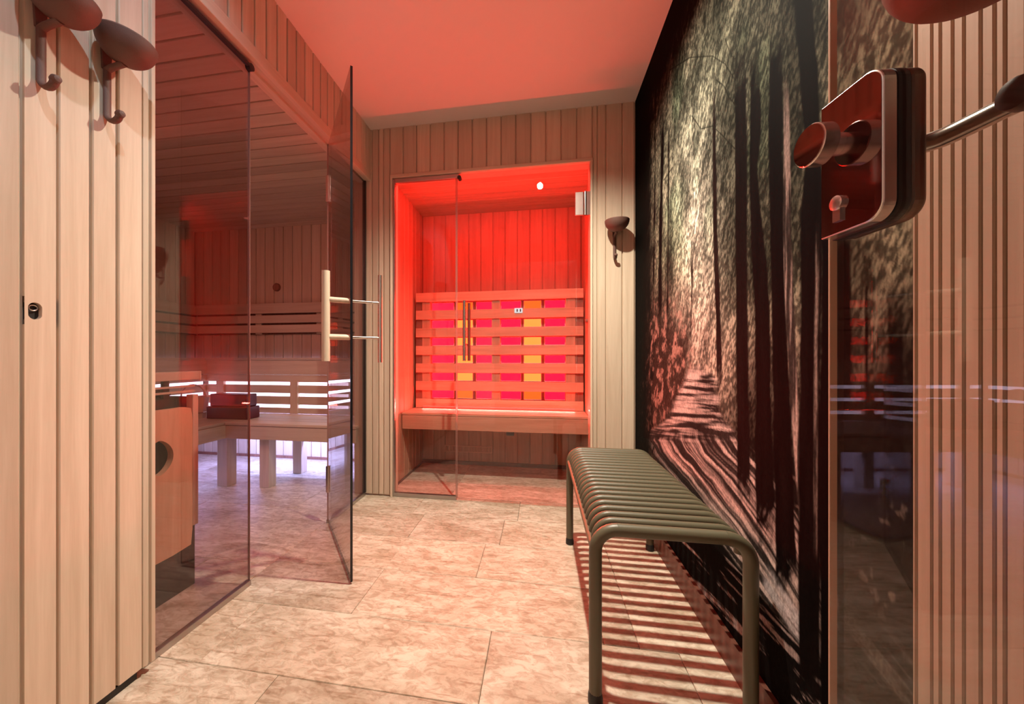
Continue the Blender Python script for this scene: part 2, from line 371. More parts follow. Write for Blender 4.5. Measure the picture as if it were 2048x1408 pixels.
# added, unseen LED channel behind the lintel
t = thing('added_led_strip', 'added red LED strip, unseen behind the lintel of the cabin', 'light', (-.32, YB + .115, CZ - .02))
obj('channel', B(-.9, .26, YB + .095, YB + .118, CZ - .024, CZ - .002), M['alu'], t)

# seat
seat = thing('cabin_bench', 'wide timber bench with a seven board slatted backrest in the red cabin', 'bench', (-.33, 2.7, .376))
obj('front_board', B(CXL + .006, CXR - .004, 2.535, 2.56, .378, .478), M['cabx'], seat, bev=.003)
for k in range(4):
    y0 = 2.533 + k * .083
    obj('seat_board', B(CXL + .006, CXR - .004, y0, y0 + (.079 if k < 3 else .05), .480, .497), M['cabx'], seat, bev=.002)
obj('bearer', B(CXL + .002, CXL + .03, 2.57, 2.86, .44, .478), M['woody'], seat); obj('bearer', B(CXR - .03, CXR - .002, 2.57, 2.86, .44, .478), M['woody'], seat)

# backrest with heaters
YR = 2.80
br = seat
X0, X1 = onY(833, 690, YR)[0], onY(1166.5, 690, YR)[0]
zs = [.499 + i * .1378 for i in range(7)]
for z in zs: obj('slat', B(X0, X1, YR - .018, YR, z, z + .070), M['cabx'], br, bev=.002)
gx = lambda p: onY(p, 690, YR + .012)[0]; gz = lambda z: CAMH + (z - CAMH) * 1.01
for a, b in ((846, 862), (984, 1001), (1131, 1150)):
    obj('batten', B(gx(a), gx(b), YR - .006, YR + .03, .499, zs[-1] + .07), M['cabv'], br)
for i in range(6):
    z0, z1 = zs[i] + .070, zs[i + 1]
    for a, b in ((833, 846), (1150, 1166.5)):
        obj('spacer', B(gx(a), gx(b), YR + .001, YR + .03, z0 - .01, z1 + .01), M['woodred'], br)
for name, cells in (('left', ((862, 907, 'redem'), (912, 945, 'y'), (951, 984, 'redem'))), ('right', ((1001, 1042, 'redem'), (1047, 1083, 'y'), (1089, 1131, 'redem')))):
    xa, xb = gx(cells[0][0]), gx(cells[2][1])
    h = thing('infrared_heater', 'glowing infrared heater behind the %s half of the slatted backrest' % name, 'heater', ((xa + xb) / 2, YR + .05, .53), 'infrared heaters in the red cabin')
    obj('housing', B(xa, xb, YR + .044, YR + .06, .53, zs[-1] + .05), M['woodred'], h)
    for i in range(6):
        z0, z1 = zs[i] + .072, zs[i + 1] - .002
        for (a, b, k) in cells:
            mt = M['redem'] if k != 'y' else (M['oraem'] if i in (0, 5) else M['yelem'])
            lab = None if k != 'y' else ('orange lamp pane' if i in (0, 5) else 'yellow lamp pane')
            fr = MB()
            p0, p1, q0, q1 = gx(a), gx(b), z0, z1
            obj('heater_pane', B(p0 + .003, p1 - .003, YR + .036, YR + .040, q0 + .003, q1 - .003), mt, h, label=lab)
            fr.box(p0, p1, YR + .034, YR + .042, q0, q0 + .003).box(p0, p1, YR + .034, YR + .042, q1 - .003, q1).box(p0, p0 + .003, YR + .034, YR + .042, q0, q1).box(p1 - .003, p1, YR + .034, YR + .042, q0, q1)
            obj('pane_frame', fr, M['whitepl'], h)
t = thing('added_led_strip', 'thin red LED strip added at the foot of the slatted backrest', 'light', (-.325, 2.776, .5))  # added strip to redden the corridor ceiling from below
obj('channel', B(-.9, .25, 2.774, 2.781, .498, .518), M['alu'], t)
# small items in the cabin
t = thing('vent_grille', 'timber slotted vent low on the cabin rear wall under the seat', 'vent', (-.59, YC, .12))
obj('frame', MB().box(-.79, -.39, YC - .008, YC, .15, .158).box(-.79, -.39, YC - .008, YC, .102, .11).box(-.79, -.782, YC - .008, YC, .11, .15).box(-.398, -.39, YC - .008, YC, .11, .15), M['cabx'], t)
for k in range(16): obj('slat', B(-.778 + k * .0237, -.765 + k * .0237, YC - .006, YC, .11, .15), M['cabv'], t)
t = thing('junction_box', 'small black box under the cabin seat', 'box', (-.2, 2.6, .35))
obj('housing', B(-.232, -.178, 2.565, 2.60, .348, .377), M['black'], t, bev=.003); obj('cable', MB().tube([(-.205, 2.6, .37), (-.205, 2.66, .43), (-.205, 2.8, .44)], .004, 8), M['black'], t)
xd, zd = onY(1037, 621, YR - .02)
t = thing('temperature_display', 'tiny white display label on the slatted backrest', 'display', (xd, YR - .018, zd))
obj('face', B(xd - .030, xd + .030, YR - .024, YR - .018, zd - .018, zd + .018), M['display'], t, bev=.002)
for k in (-.010, .014): obj('digit', B(xd + k - .004, xd + k + .005, YR - .0255, YR - .0235, zd - .010, zd + .010), M['knob'], t)
t = thing('wall_button', 'dark red knob on the right wall of the cabin', 'button', (CXR, 2.6, 1.13))
obj('cap', MB().lathe([(.001, .022), (.012, .02), (.016, .012), (.016, 0)], (CXR, 2.62, 1.14), (-1, 0, 0), 16), M['woodred'], t, True)

# ------------------------------------------------------------------ glass helpers
def vpane(parent, p, q, z0, z1, mat, th=.008, edge=None, edges='ab', name='pane'):
    """upright glass pane between floor points p and q"""
    p, q = Vector((*p, 0)), Vector((*q, 0)); d = (q - p).normalized(); n = Vector((-d.y, d.x, 0)); L = (q - p).length
    o = obj(name, MB().prism([(0, -th / 2), (L, -th / 2), (L, th / 2), (0, th / 2)], (p.x, p.y, z0), d, n, (0, 0, z1 - z0)), mat, parent)
    if edge:
        for e in edges:
            s = 0 if e == 'a' else L
            obj('pane_edge', MB().prism([(s - .0015, -th / 2), (s + .0015, -th / 2), (s + .0015, th / 2), (s - .0015, th / 2)], (p.x, p.y, z0), d, n, (0, 0, z1 - z0)), edge, parent)
    return o
# cabin front
YG = YB + .012
w3 = struct('window_3', 'fixed glass pane left of the cabin door')
vpane(w3, (-.925, YG), (-.517, YG), .02, 2.02, M['glass2'], .008, M['gedge2'], 'b')
obj('floor_channel', B(-.93, -.515, YG - .011, YG + .011, 0, .026), M['alu'], w3, bev=.001)
obj('side_channel', B(-.931, -.918, YG - .011, YG + .011, .026, 2.03), M['alu'], w3, bev=.001)
obj('top_bar', B(-.918, -.50, YG - .010, YG + .010, 2.006, 2.032), M['alu'], w3, bev=.002)
obj('connector', MB().lathe([(.001, 0), (.012, 0), (.012, .03), (.001, .03)], (-.495, YG - .014, 2.008), (0, 1, 0), 16), M['iron'], w3, True)
d2 = struct('door_2', 'clear glass door of the red infrared cabin')
vpane(d2, (-.510, YG), (.286, YG), .012, 2.028, M['glass2'], .008, M['gedge2'], 'a')
def hinge_cabin(z):
    h = obj('hinge', MB().box(.204, .252, YG - .018, YG - .005, z - .069, z + .069), M['chromelight'], d2, bev=.003)
    obj('knuckle', MB().tube([(.262, YG - .012, z - .069), (.262, YG - .012, z + .069)], .009, 14), M['steel'], h, True)
    obj('wall_plate', B(.270, .289, YG - .016, YG - .004, z - .069, z + .069), M['steel'], h)
hinge_cabin(1.793); hinge_cabin(.26)
hd = obj('handle', MB().tube([(-.455, YG - .05, .868), (-.455, YG - .05, 1.235)], .010, 14), M['steel'], d2, True, label='steel outer handle bar')
for z in (.97, 1.13): obj('post', MB().tube([(-.455, YG - .05, z), (-.455, YG + .04, z)], .006, 10), M['steel'], hd, True)
obj('handle', MB().tube([(-.444, YG + .05, .868), (-.444, YG + .05, 1.235)], .010, 14), M['bronze'], d2, True, label='bronze toned inner handle bar')

# ------------------------------------------------------------------ sauna glass front
w1 = struct('window_1', 'large fixed tinted glass pane of the sauna beside the panelled wall')
vpane(w1, (XG, .885), (XG, 1.277), .012, 2.03, M['glass1'], .008, M['gedge2'], 'b')
obj('floor_channel', B(XG - .010, XG + .010, .885, 1.277, 0, .020), M['alu'], w1, bev=.001)
obj('top_bar', B(XG + .004, XG + .019, .885, 1.262, 2.008, 2.020), M['knob'], w1, bev=.002)
obj('connector', MB().lathe([(.001, 0), (.013, 0), (.014, .02), (.001, .022)], (XG - .002, 1.272, 2.012), (1, 0, 0), 14), M['knob'], w1, True)
w2 = struct('window_2', 'narrow fixed glass pane of the sauna beside the rear wall')
vpane(w2, (XG, 1.822), (XG, 2.236), .012, 2.03, M['glass1'], .008, M['gedge2'], 'a')
obj('floor_channel', B(XG - .010, XG + .010, 1.822, 2.24, 0, .020), M['alu'], w2, bev=.001)
obj('side_channel', B(XG - .010, XG + .010, 2.232, 2.245, .02, 2.03), M['iron'], w2)
# the door leaf standing open
H0, H1 = Vector((-1.112, 1.818, 0)), Vector((-.727, 1.345, 0))
dd = (H1 - H0).normalized(); dn = Vector((-dd.y, dd.x, 0))      # dn points to the corridor side
if dn.x < 0: dn = -dn
d1 = struct('door_1', 'tinted glass sauna door standing wide open into the corridor')
vpane(d1, H0.xy + dd.xy * .012, H1.xy, .012, 2.025, M['glassleaf'], .009, M['gdark'], 'b')
obj('bottom_seal', MB().prism([(.012, -.004), ((H1 - H0).length, -.004), ((H1 - H0).length, .004), (.012, .004)], (H0.x, H0.y, .008), dd, dn, (0, 0, .005)), M['gdark'], d1)
for z in (1.787, .24):
    h = obj('hinge', B(XG - .004, XG + .012, 1.806, 1.836, z - .07, z + .07), M['chromelight'], d1, bev=.002)
    obj('knuckle', MB().tube([(XG + .016, 1.815, z - .07), (XG + .016, 1.815, z + .07)], .007, 12), M['steel'], h, True)
HP = H1 - dd * .012
zi0, zi1 = .872, 1.214
for nm, off, r, z0, z1, mt, lab in (('handle', -.092, .0155, .872, 1.216, 'woodv', 'thick pale timber handle bar'), ('handle', .115, .0085, .866, 1.222, 'steel', 'slim steel handle bar')):
    c = HP + dn * off
    hh = obj(nm, MB().tube([(c.x, c.y, z0), (c.x, c.y, z1)], r, 16), M[mt], d1, True, label=lab)
    for z in (.965, 1.108):
        e = HP + dn * (.006 if off > 0 else -.006)
        obj('post', MB().tube([(c.x, c.y, z), (e.x, e.y, z)], .011 if off < 0 else .006, 12), M[mt], hh, True)

# ------------------------------------------------------------------ sauna room
ws = struct('wall_sauna_back', None, B(SX - .06, -1.10, SY + .013, SY + .06, 0, SZ + .1), M['woodv'])
run(ws, (SX, SY + .013, .02), (1, 0, 0), (0, -1, 0), (0, 0, SZ - .02), -1.16 - SX, .092, .013, M['woodv'])
wsl = struct('wall_sauna_left', None, B(SX - .06, SX - .013, .28, SY, 0, SZ + .1), M['woodv'])
run(wsl, (SX - .013, .3, .02), (0, 1, 0), (1, 0, 0), (0, 0, SZ - .02), SY - .3, .092, .013, M['woodv'])
struct('wall_sauna_front', None, B(SX, -1.10, .24, .3, 0, SZ), M['woodv'])
wsr = struct('wall_sauna_right', None, B(-1.16, -1.12, YB + .09, SY, 0, SZ), M['woodv'])
run(wsr, (-1.16, SY, .02), (0, -1, 0), (-1, 0, 0), (0, 0, SZ - .02), SY - YB - .02, .092, .013, M['woodv'])
cs = struct('ceiling.002', 'timber board ceiling of the sauna', B(SX - .06, -1.12, .24, SY + .05, SZ + .012, SZ + .06), M['woodx'])
run(cs, (SX, SY, SZ + .013), (0, -1, 0), (0, 0, -1), (-1.165 - SX, 0, 0), SY - .3, .086, .013, M['woodx'])
struct('baseboard_sauna', None, MB().box(SX, -1.16, SY - .012, SY, 0, .022).box(SX, SX + .012, .3, SY, 0, .022), M['woodred'])
YF, XW = 2.22, -2.13
lb = thing('lower_bench', 'low pale timber corner bench with square legs in the sauna', 'bench', (-2.1, 2.25, 0))
obj('front_board', B(XW, -1.17, YF, YF + .025, .335, .425), M['woodx'], lb, bev=.003)
obj('front_board', B(XW - .025, XW, 1.30, YF + .025, .335, .425), M['woody'], lb, bev=.003)
for k in range(4): obj('seat_board', B(XW - .004 + (0 if k else 0), -1.17, YF - .004 + k * .108, YF + .1 + k * .108, .427, .446), M['woodx'], lb, bev=.003)
for k in range(5): obj('seat_board', B(XW - .112 - k * .108, XW - .008 - k * .108, 1.30, 2.64, .427, .446), M['woody'], lb, bev=.003)
for (x, y, s) in ((-2.165, 2.27, .04), (-1.86, 2.29, .036), (-1.30, 2.29, .036), (-2.5, 2.62, .036), (-1.84, 2.61, .036), (-1.30, 2.61, .036), (-2.17, 1.4, .036)):
    obj('leg', B(x - s, x + s, y - s, y + s, 0, .426), M['woodv'], lb, bev=.002)
obj('bearer', MB().box(-2.2, -1.17, 2.585, 2.625, .30, .426), M['woodx'], lb)  # made deep to cut off the bench LED light on the floor
YU, XU = 2.65, -2.72
ub = thing('upper_bench', 'raised timber bench with glowing slots along the sauna rear wall', 'bench', (-2.0, 2.8, .44))
for z0, z1 in ((.447, .492), (.518, .583), (.608, .672), (.697, .752), (.756, .872)):
    obj('riser_board', B(XU, -1.17, YU, YU + .02, z0, z1), M['woodx'], ub, bev=.002)
    obj('riser_board', B(XU - .02, XU, 1.30, YU + .02, z0, z1), M['woody'], ub, bev=.002)
xs = [onY(p, 770, YU)[0] for p in (435, 449, 582, 597)]
for a, b in ((xs[0], xs[1]), (xs[2], xs[3]), (-1.45, -1.39)):
    obj('post', B(a, b, YU - .012, YU + .03, .447, .70), M['woodv'], ub)
for k in range(3): obj('seat_board', B(XU - .01, -1.17, YU - .01 + k * .105, YU + .09 + k * .105, .873, .889), M['woodx'], ub, bev=.002)
for k in range(4): obj('seat_board', B(XU - .1 - k * .105, XU - .002 - k * .105, 1.30, 2.95, .873, .889), M['woody'], ub, bev=.002)
segs = [(XU + .005, xs[0]), (xs[1], xs[2]), (xs[3], -1.45), (-1.39, -1.18)]
for z in (.505, .5955, .6845):
    for a, b in segs:
        obj('light_slot', B(a, b, YU + .014, YU + .018, z - .012, z + .012), M['led'], ub, label='lavender white light strip')
    obj('light_slot', B(XU - .018, XU - .014, 1.8, YU - .02, z - .012, z + .012), M['led'], ub, label='lavender white light strip')
ubk = thing('bench_backrest', 'three board backrest with dark gaps on the sauna rear wall', 'backrest', (-2.0, SY, 1.11))
for z0, z1 in ((1.112, 1.180), (1.198, 1.266), (1.284, 1.372)):
    obj('slat', B(SX + .02, -1.2, SY - .045, SY - .025, z0, z1), M['woodx'], ubk, bev=.002)
    obj('slat', B(SX + .025, SX + .045, 1.2, SY - .03, z0, z1), M['woody'], ubk, bev=.002)
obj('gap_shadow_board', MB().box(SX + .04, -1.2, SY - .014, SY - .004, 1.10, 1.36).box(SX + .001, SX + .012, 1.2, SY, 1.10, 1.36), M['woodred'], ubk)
for p in (518, 640): 
    a = onY(p - 8, 640, SY - .03)[0]; b = onY(p + 4, 640, SY - .03)[0]
    obj('batten', B(a, b, SY - .024, SY - .012, 1.10, 1.37), M['woodv'], ubk)
t = thing('wall_sensor', 'small round dark disc high on the sauna rear wall', 'sensor', (-2.32, SY, 1.52))
obj('body', MB().lathe([(.001, .022), (.03, .02), (.036, .012), (.036, 0)], (-2.32, SY, 1.52), (0, -1, 0), 24), M['woodred'], t, True)

# sauna heater
ht = thing('sauna_heater', 'dark sauna stove with a pale timber guard panel behind the glass', 'heater', (-1.5, 1.0, 0))
obj('body', B(-1.68, -1.362, .74, 1.243, .13, .735), M['iron'], ht, bev=.004)
obj('base', B(-1.68, -1.335, .74, 1.25, 0, .235), M['black'], ht, bev=.003)
# guard panel with an oval hand hole and rounded corners
y0, y1, z0, z1 = .78, 1.225, .163, .698; hy, hz, ha, hb = 1.100, .530, .050, .062
n = 48; outer = []; inner = []
for k in range(n):
    a = 2 * pi * k / n; c_, s_ = cos(a), sin(a)
    inner.append((hy + ha * c_, hz + hb * s_ * (1 - .15 * abs(c_))))
    ty = ((y1 - hy) / c_) if c_ > 1e-6 else ((y0 - hy) / c_ if c_ < -1e-6 else 1e9)
    tz = ((z1 - hz) / s_) if s_ > 1e-6 else ((z0 - hz) / s_ if s_ < -1e-6 else 1e9)
    tt = min(ty, tz); outer.append([hy + tt * c_, hz + tt * s_])
for cy, cz in ((y0, z0), (y0, z1), (y1, z0), (y1, z1)):
    j = min(range(n), key=lambda i: (outer[i][0] - cy) ** 2 + (outer[i][1] - cz) ** 2); outer[j] = [cy + (.006 if cy == y0 else -.006), cz + (.006 if cz == z0 else -.006)]
vs = [(-1.32, y, z) for y, z in inner] + [(-1.32, y, z) for y, z in outer] + [(-1.345, y, z) for y, z in inner] + [(-1.345, y, z) for y, z in outer]
fs = []
for k in range(n):
    l = (k + 1) % n
    fs += [(k, l, n + l, n + k), (2 * n + k, 2 * n + l, 3 * n + l, 3 * n + k), (k, l, 2 * n + l, 2 * n + k), (n + k, n + l, 3 * n + l, 3 * n + k)]
obj('guard_panel', MB().add(vs, fs), M['ply'], ht, label='pale glued timber panel with an oval hole')
obj('corner_post', B(-1.352, -1.322, 1.228, 1.252, .236, .742), M['woodv'], ht, bev=.002, label='narrow timber corner strip')
obj('hole_backing', B(-1.3605, -1.349, hy - .08, hy + .08, hz - .09, hz + .09), M['black'], ht)
rk = random.Random(5)
for k in range(30):
    x, y = -1.65 + rk.random() * .26, .80 + rk.random() * .40; r = rk.uniform(.025, .042)
    mb = MB(); pts = []
    for i in range(5):
        th = pi * i / 4
        for j in range(7):
            q = r * rk.uniform(.75, 1.1); pts.append((x + q * sin(th) * cos(2 * pi * j / 7), y + q * sin(th) * sin(2 * pi * j / 7), .745 + q * .7 * cos(th) + (0 if i else 0)))
    mb.add(pts, [(i * 7 + j, i * 7 + (j + 1) % 7, (i + 1) * 7 + (j + 1) % 7, (i + 1) * 7 + j) for i in range(4) for j in range(7)] + [tuple(range(7)), tuple(range(28, 35))])
    obj('stone', mb, M['rock'], ht)
rail = thing('heater_railing', 'low timber railing around the top of the sauna stove', 'railing', (-1.34, 1.0, .735))
obj('top_board', B(-1.352, -1.325, .78, 1.268, .800, .832), M['woody'], rail, bev=.002)
for z in (.772, .752): obj('rail', B(-1.345, -1.335, .78, 1.25, z, z + .007), M['woody'], rail)
for y in (1.135, .9): obj('post', B(-1.358, -1.346, y, y + .022, .735, .80), M['black'], rail)

# bucket and dark cushions on the lower bench
bx, by = onY(384, 820, 2.34)[0], 2.34
bk = thing('sauna_bucket', 'small pale timber bucket with a rope handle on the sauna bench', 'bucket', (bx, by, .446))
for k in range(14):
    a0, a1 = 2 * pi * k / 14 + .01, 2 * pi * (k + 1) / 14 - .01
    vs = [(bx + r * cos(a), by + r * sin(a), z) for (rr, z) in ((.085, .446), (.105, .60)) for r in (rr, rr - .012) for a in (a0, a1)]
    obj('stave', MB().add(vs, [(0, 1, 3, 2), (4, 6, 7, 5), (0, 4, 5, 1), (2, 3, 7, 6), (0, 2, 6, 4), (1, 5, 7, 3)]), M['woodv'], bk)
obj('hoop', MB().tube([(bx + .094 * cos(2 * pi * k / 24), by + .094 * sin(2 * pi * k / 24), .49) for k in range(25)], .003, 6), M['steel'], bk)
obj('rope_handle', MB().tube([(bx + .105 * cos(a), by + .01, .60 + .09 * sin(a)) for a in [pi * k / 14 for k in range(15)]], .005, 8), M['rope'], bk, True)
cx0, cx1 = onY(415, 820, 2.33)[0], onY(490, 820, 2.33)[0]
t = thing('seat_cushion', 'dark red glossy cushion lying on the sauna bench, lower of two', 'cushion', (-2.12, 2.42, .446))
obj('pad', B(cx0 - .01, cx1 + .01, 2.33, 2.46, .447, .535), M['towel'], t, bev=.005); obj('piping', MB().tube([(cx0 - .006, 2.330, .53), (cx1 + .006, 2.330, .53)], .003, 6), M['towel'], t)
t = thing('seat_cushion', 'dark red glossy cushion on top of the other cushion', 'cushion', (-2.12, 2.44, .536))
obj('pad', B(cx0 + .005, cx1 - .005, 2.345, 2.45, .536, .625), M['towel'], t, bev=.005); obj('piping', MB().tube([(cx0 + .01, 2.350, .62), (cx1 - .01, 2.350, .62)], .003, 6), M['towel'], t)

# ------------------------------------------------------------------ right wall: forest mural
wr = struct('wall_right', None, B(XR + .004, XR + .08, YN, YB + .02, 0, HC), M['plaster'])
skb = struct('baseboard_right', 'dark reddish brown skirting board below the mural', B(XR - .012, XR + .004, .63, YB, 0, .092), M['darkwood'])
def mural():
    GY0, GY1, GZ0, GZ1 = .628, YB, .092, HC
    ny, nz = 560, 740
    # denser towards the camera
    tt = np.linspace(0, 1, ny); Yv = GY0 + (GY1 - GY0) * (tt ** 1.5 * .6 + tt * .4); Zv = np.linspace(GZ0, GZ1, nz)
    YY, ZZ = np.meshgrid(Yv, Zv, indexing='ij')
    XX = XR
    d = XX * Fw[0] + YY * Fw[1]; px = CX + FPX * (XX * Rt[0] + YY * Rt[1]) / d; py = CY - FPX * (ZZ - CAMH) / d
    rg = np.random.RandomState(4)
    def vn(u, v, seed):
        r = np.random.RandomState(seed).rand(257, 257); ui = np.floor(u).astype(int); vi = np.floor(v).astype(int); fu = u - ui; fv = v - vi
        fu = fu * fu * (3 - 2 * fu); fv = fv * fv * (3 - 2 * fv); ui %= 256; vi %= 256
        return (r[ui, vi] * (1 - fu) + r[ui + 1, vi] * fu) * (1 - fv) + (r[ui, vi + 1] * (1 - fu) + r[ui + 1, vi + 1] * fu) * fv
    def fb(u, v, s, o=4):
        a = 0; t = 0
        for k in range(o): a = a + vn(u * 2 ** k, v * 2 ** k, s + k) * .6 ** k; t += .6 ** k
        return a / t
    sm = lambda a, b, x: np.clip((x - a) / (b - a), 0, 1) ** 2 * (3 - 2 * np.clip((x - a) / (b - a), 0, 1))
    gs = lambda cx, cy, sx, sy: np.exp(-((px - cx) / sx) ** 2 - ((py - cy) / sy) ** 2)
    pp, ss = YY * .9 + ZZ * .42, ZZ * .9 - YY * .42
    leaf = fb(pp * 60, ss * 20, 10, 4); leaf2 = fb(pp * 190, ss * 80, 30, 2); big = fb(YY * 6, ZZ * 3.2, 50, 3)
    L = .035 + .20 * gs(1400, 230, 95, 260) + .62 * gs(1392, 470, 36, 220) + .14 * gs(1345, 420, 60, 220) + .22 * gs(1520, 90, 60, 150) + .34 * gs(1740, 90, 110, 220) + .24 * gs(1760, 400, 100, 160) + .09 * gs(1760, 620, 90, 150) + .17 * gs(1590, 450, 60, 350) + .22 * gs(1410, 690, 60, 110) + .10 * gs(1450, 330, 60, 500)
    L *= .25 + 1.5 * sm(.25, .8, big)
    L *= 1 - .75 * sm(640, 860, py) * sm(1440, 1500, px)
    tex = sm(.40, .68, leaf * .38 + leaf2 * .62)
    Lf = L * (.42 + 1.75 * tex)
    r_ = 1.0 + .12 * sm(500, 760, py); g_ = .96 - .08 * sm(500, 760, py); b_ = .66 + .10 * gs(1400, 450, 60, 260)
    green = fb(YY * 5 + 3, ZZ * 4, 70, 2)
    g_ = g_ + .10 * sm(.45, .7, green) * (1 - sm(450, 650, py)) * (1 - sm(1500, 1600, px)); r_ = r_ - .10 * sm(.45, .7, green) * (1 - sm(450, 650, py)) * (1 - sm(1500, 1600, px))
    col = np.stack([Lf * r_, Lf * g_, Lf * b_], -1)
    def blend(mask, c):
        nonlocal col
        col = col * (1 - mask[..., None]) + (c if isinstance(c, np.ndarray) and c.ndim == 3 else np.array(c)) * mask[..., None]
    # left lower shrub
    st = fb(YY * 30 + ZZ * 12, ZZ * 28 - YY * 8, 90, 4); sh = gs(1335, 730, 62, 120) * (1 - gs(1400, 790, 22, 90))
    shl = (.07 + .75 * sm(.50, .72, st))
    blend(np.clip(sh * 1.3, 0, .93), np.stack([shl * .62, shl * .33, shl * .26], -1))
    # path: streaks follow its run
    def interp(pts, y): p = np.array(pts, float); return np.interp(y, p[:, 0], p[:, 1])
    le = interp([(720, 1378), (760, 1372), (800, 1352), (840, 1334), (865, 1298), (880, 1288), (905, 1300), (960, 1345), (1060, 1425), (1200, 1530), (1408, 1700)], py)
    re = interp([(720, 1412), (760, 1428), (810, 1440), (870, 1472), (905, 1496), (960, 1555), (1030, 1600), (1100, 1640), (1170, 1668), (1260, 1700), (1408, 1780)], py)
    edge = (fb(YY * 14, ZZ * 14, 120, 3) - .5) * 30
    inside = sm(-6, 8, px - le + edge * .3) * sm(-6, 10, re - px + edge) * sm(725, 755, py + edge * .5)
    rel = (px - le) / np.maximum(re - le, 5) + .05 * (fb(YY * 9, ZZ * 9, 133, 3) - .5)
    lower = sm(850, 900, py)
    sa = .6 * fb(rel * 15, py / 190.0, 140, 3) + .4 * fb(rel * 45, py / 130.0, 147, 2); sb = fb(px / 60.0, (py - .10 * px) / 7.0, 160, 3)
    s_ = sa * lower + sb * (1 - lower)
    fine = fb(YY * 70, ZZ * 90, 180, 3)
    pl = .05 + 1.0 * sm(.40, .66, s_) * (.75 + .5 * fine); pl *= 1 - .35 * sm(.45, .7, fb(YY * 6, ZZ * 9, 200, 2)) ; pl *= 1 - .45 * sm(1150, 1350, py)
    blend(inside, np.stack([pl * .80, pl * .62, pl * .55], -1))
    cm = interp([(1100, 1520), (1180, 1550), (1310, 1632)], py); pm = sm(-8, 8, 20 * sm(1100, 1200, py) - np.abs(px - cm) + edge * .8) * sm(1120, 1180, py) * (1 - sm(1290, 1320, py)); pm = pm * (.4 + .6 * sm(.35, .6, fb(rel * 30, py / 90.0, 150, 3)))
    blend(pm, (.66, .58, .58))
    # dark slope right of the path, with broken edge light
    band = sm(0, 10, px - re + edge) * sm(870, 930, py) * (1 - sm(1655, 1668, px))
    rl = .012 + .42 * sm(.60, .74, fb(rel * 12, py / 60.0, 220, 4)) * np.exp(-np.clip(px - re, 0, 999) / 38.0)
    blend(band, np.stack([rl, rl * .66, rl * .56], -1))
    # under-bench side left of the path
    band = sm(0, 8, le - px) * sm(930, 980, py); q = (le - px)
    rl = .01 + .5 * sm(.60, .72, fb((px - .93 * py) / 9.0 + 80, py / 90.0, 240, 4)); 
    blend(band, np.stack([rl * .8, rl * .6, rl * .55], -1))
    # trunks: list of (y, centre, halfwidth), colour, roughness of outline
    def trunk(pts, dark=.010, top=-300, bot=1600, soft=2.0, lit=0, rag=2.0):
        c = interp([(p[0], p[1]) for p in pts], py); h = interp([(p[0], p[2]) for p in pts], py)
        rgd = (fb(YY * 25, ZZ * 9, int(300 + pts[0][1]) , 3) - .5) * 2 * rag * 3
        m = sm(-soft, soft, h - np.abs(px - c) + rgd * .3) * sm(top - 30, top + 60, py + (leaf - .5) * 160) * (1 - sm(bot - 60, bot + 20, py + (leaf - .5) * 110))
        bark = fb(YY * 60, ZZ * 5, 400, 3); dk = dark * .3 * (.4 + 1.4 * bark)
        cc_ = np.stack([dk * 1.45, dk * .75, dk * .65], -1)
        blend(np.clip(m, 0, 1), cc_)
    trunk([(0, 1288, 2), (1408, 1290, 2)], .02)
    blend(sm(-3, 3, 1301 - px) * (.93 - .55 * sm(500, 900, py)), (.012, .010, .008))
    # painted shade: dark corner outside the downlight's beam, below the ceiling
    dg = interp([(-200, 1500), (0, 1395), (100, 1350), (200, 1315), (330, 1300)], py) + (leaf - .5) * 70
    blend(sm(-12, 12, dg - px) * .96, (.008, .007, .006))
    trunk([(250, 1325, 2.6), (640, 1319, 4.0)], .02, 230, 660, 1.5); trunk([(200, 1338, 1.2), (640, 1335, 1.8)], .03, 250, 660, 1.2); trunk([(350, 1310, 1.2), (640, 1306, 1.4)], .03, 200, 620, 1.2)
    trunk([(170, 1428, 2.4), (450, 1430, 4.2), (800, 1441, 5.5)], .05, 165, 790, 1.5)
    trunk([(560, 1384, 1.2), (800, 1380, 1.6)], .05, 480, 720, 1.2)
    trunk([(100, 1480, 12), (300, 1482, 12), (600, 1483, 12), (980, 1488, 13)], .022, 120, 1010)
    trunk([(100, 1508, 8), (260, 1512, 11), (330, 1507, 7), (480, 1515, 14), (620, 1524, 14), (1000, 1530, 18)], .016, 110, 1080, 2, rag=4)
    trunk([(60, 1551, 11), (300, 1551, 14), (600, 1558, 15), (1100, 1572, 20)], .014, 70, 1180, 2, rag=3)
    # pale bark strip
    bk_ = fb(YY * 110, ZZ * 6, 500, 3); lt = .06 + .62 * sm(.40, .7, bk_); c = interp([(150, 1572), (500, 1575), (800, 1588), (1150, 1612)], py); hw = interp([(150, 5), (600, 9), (900, 7), (1150, 5)], py)
    blend(sm(-2, 2, hw - np.abs(px - c)) * sm(140, 260, py) * (1 - sm(1080, 1160, py)), np.stack([lt * .78, lt * .56, lt * .48], -1))
    trunk([(0, 1607, 19), (180, 1618, 18), (300, 1628, 15), (420, 1624, 22), (700, 1620, 19), (1150, 1618, 22)], .012, -300, 1400, 2.5, rag=4)
    trunk([(300, 1652, 10), (600, 1655, 10), (900, 1650, 14), (1250, 1655, 14)], .008, 330, 1500, 2.5, rag=4)
    lt2 = .04 + .5 * sm(.45, .7, bk_); c = interp([(450, 1636), (700, 1632), (1150, 1630)], py)
    blend(sm(-2, 2, 3.5 - np.abs(px - c)) * sm(420, 520, py) * (1 - sm(1080, 1130, py)) * .8, np.stack([lt2 * .7, lt2 * .5, lt2 * .42], -1))
    trunk([(480, 1688, 14), (1000, 1690, 16)], .008, 470, 1160, 4, rag=5)
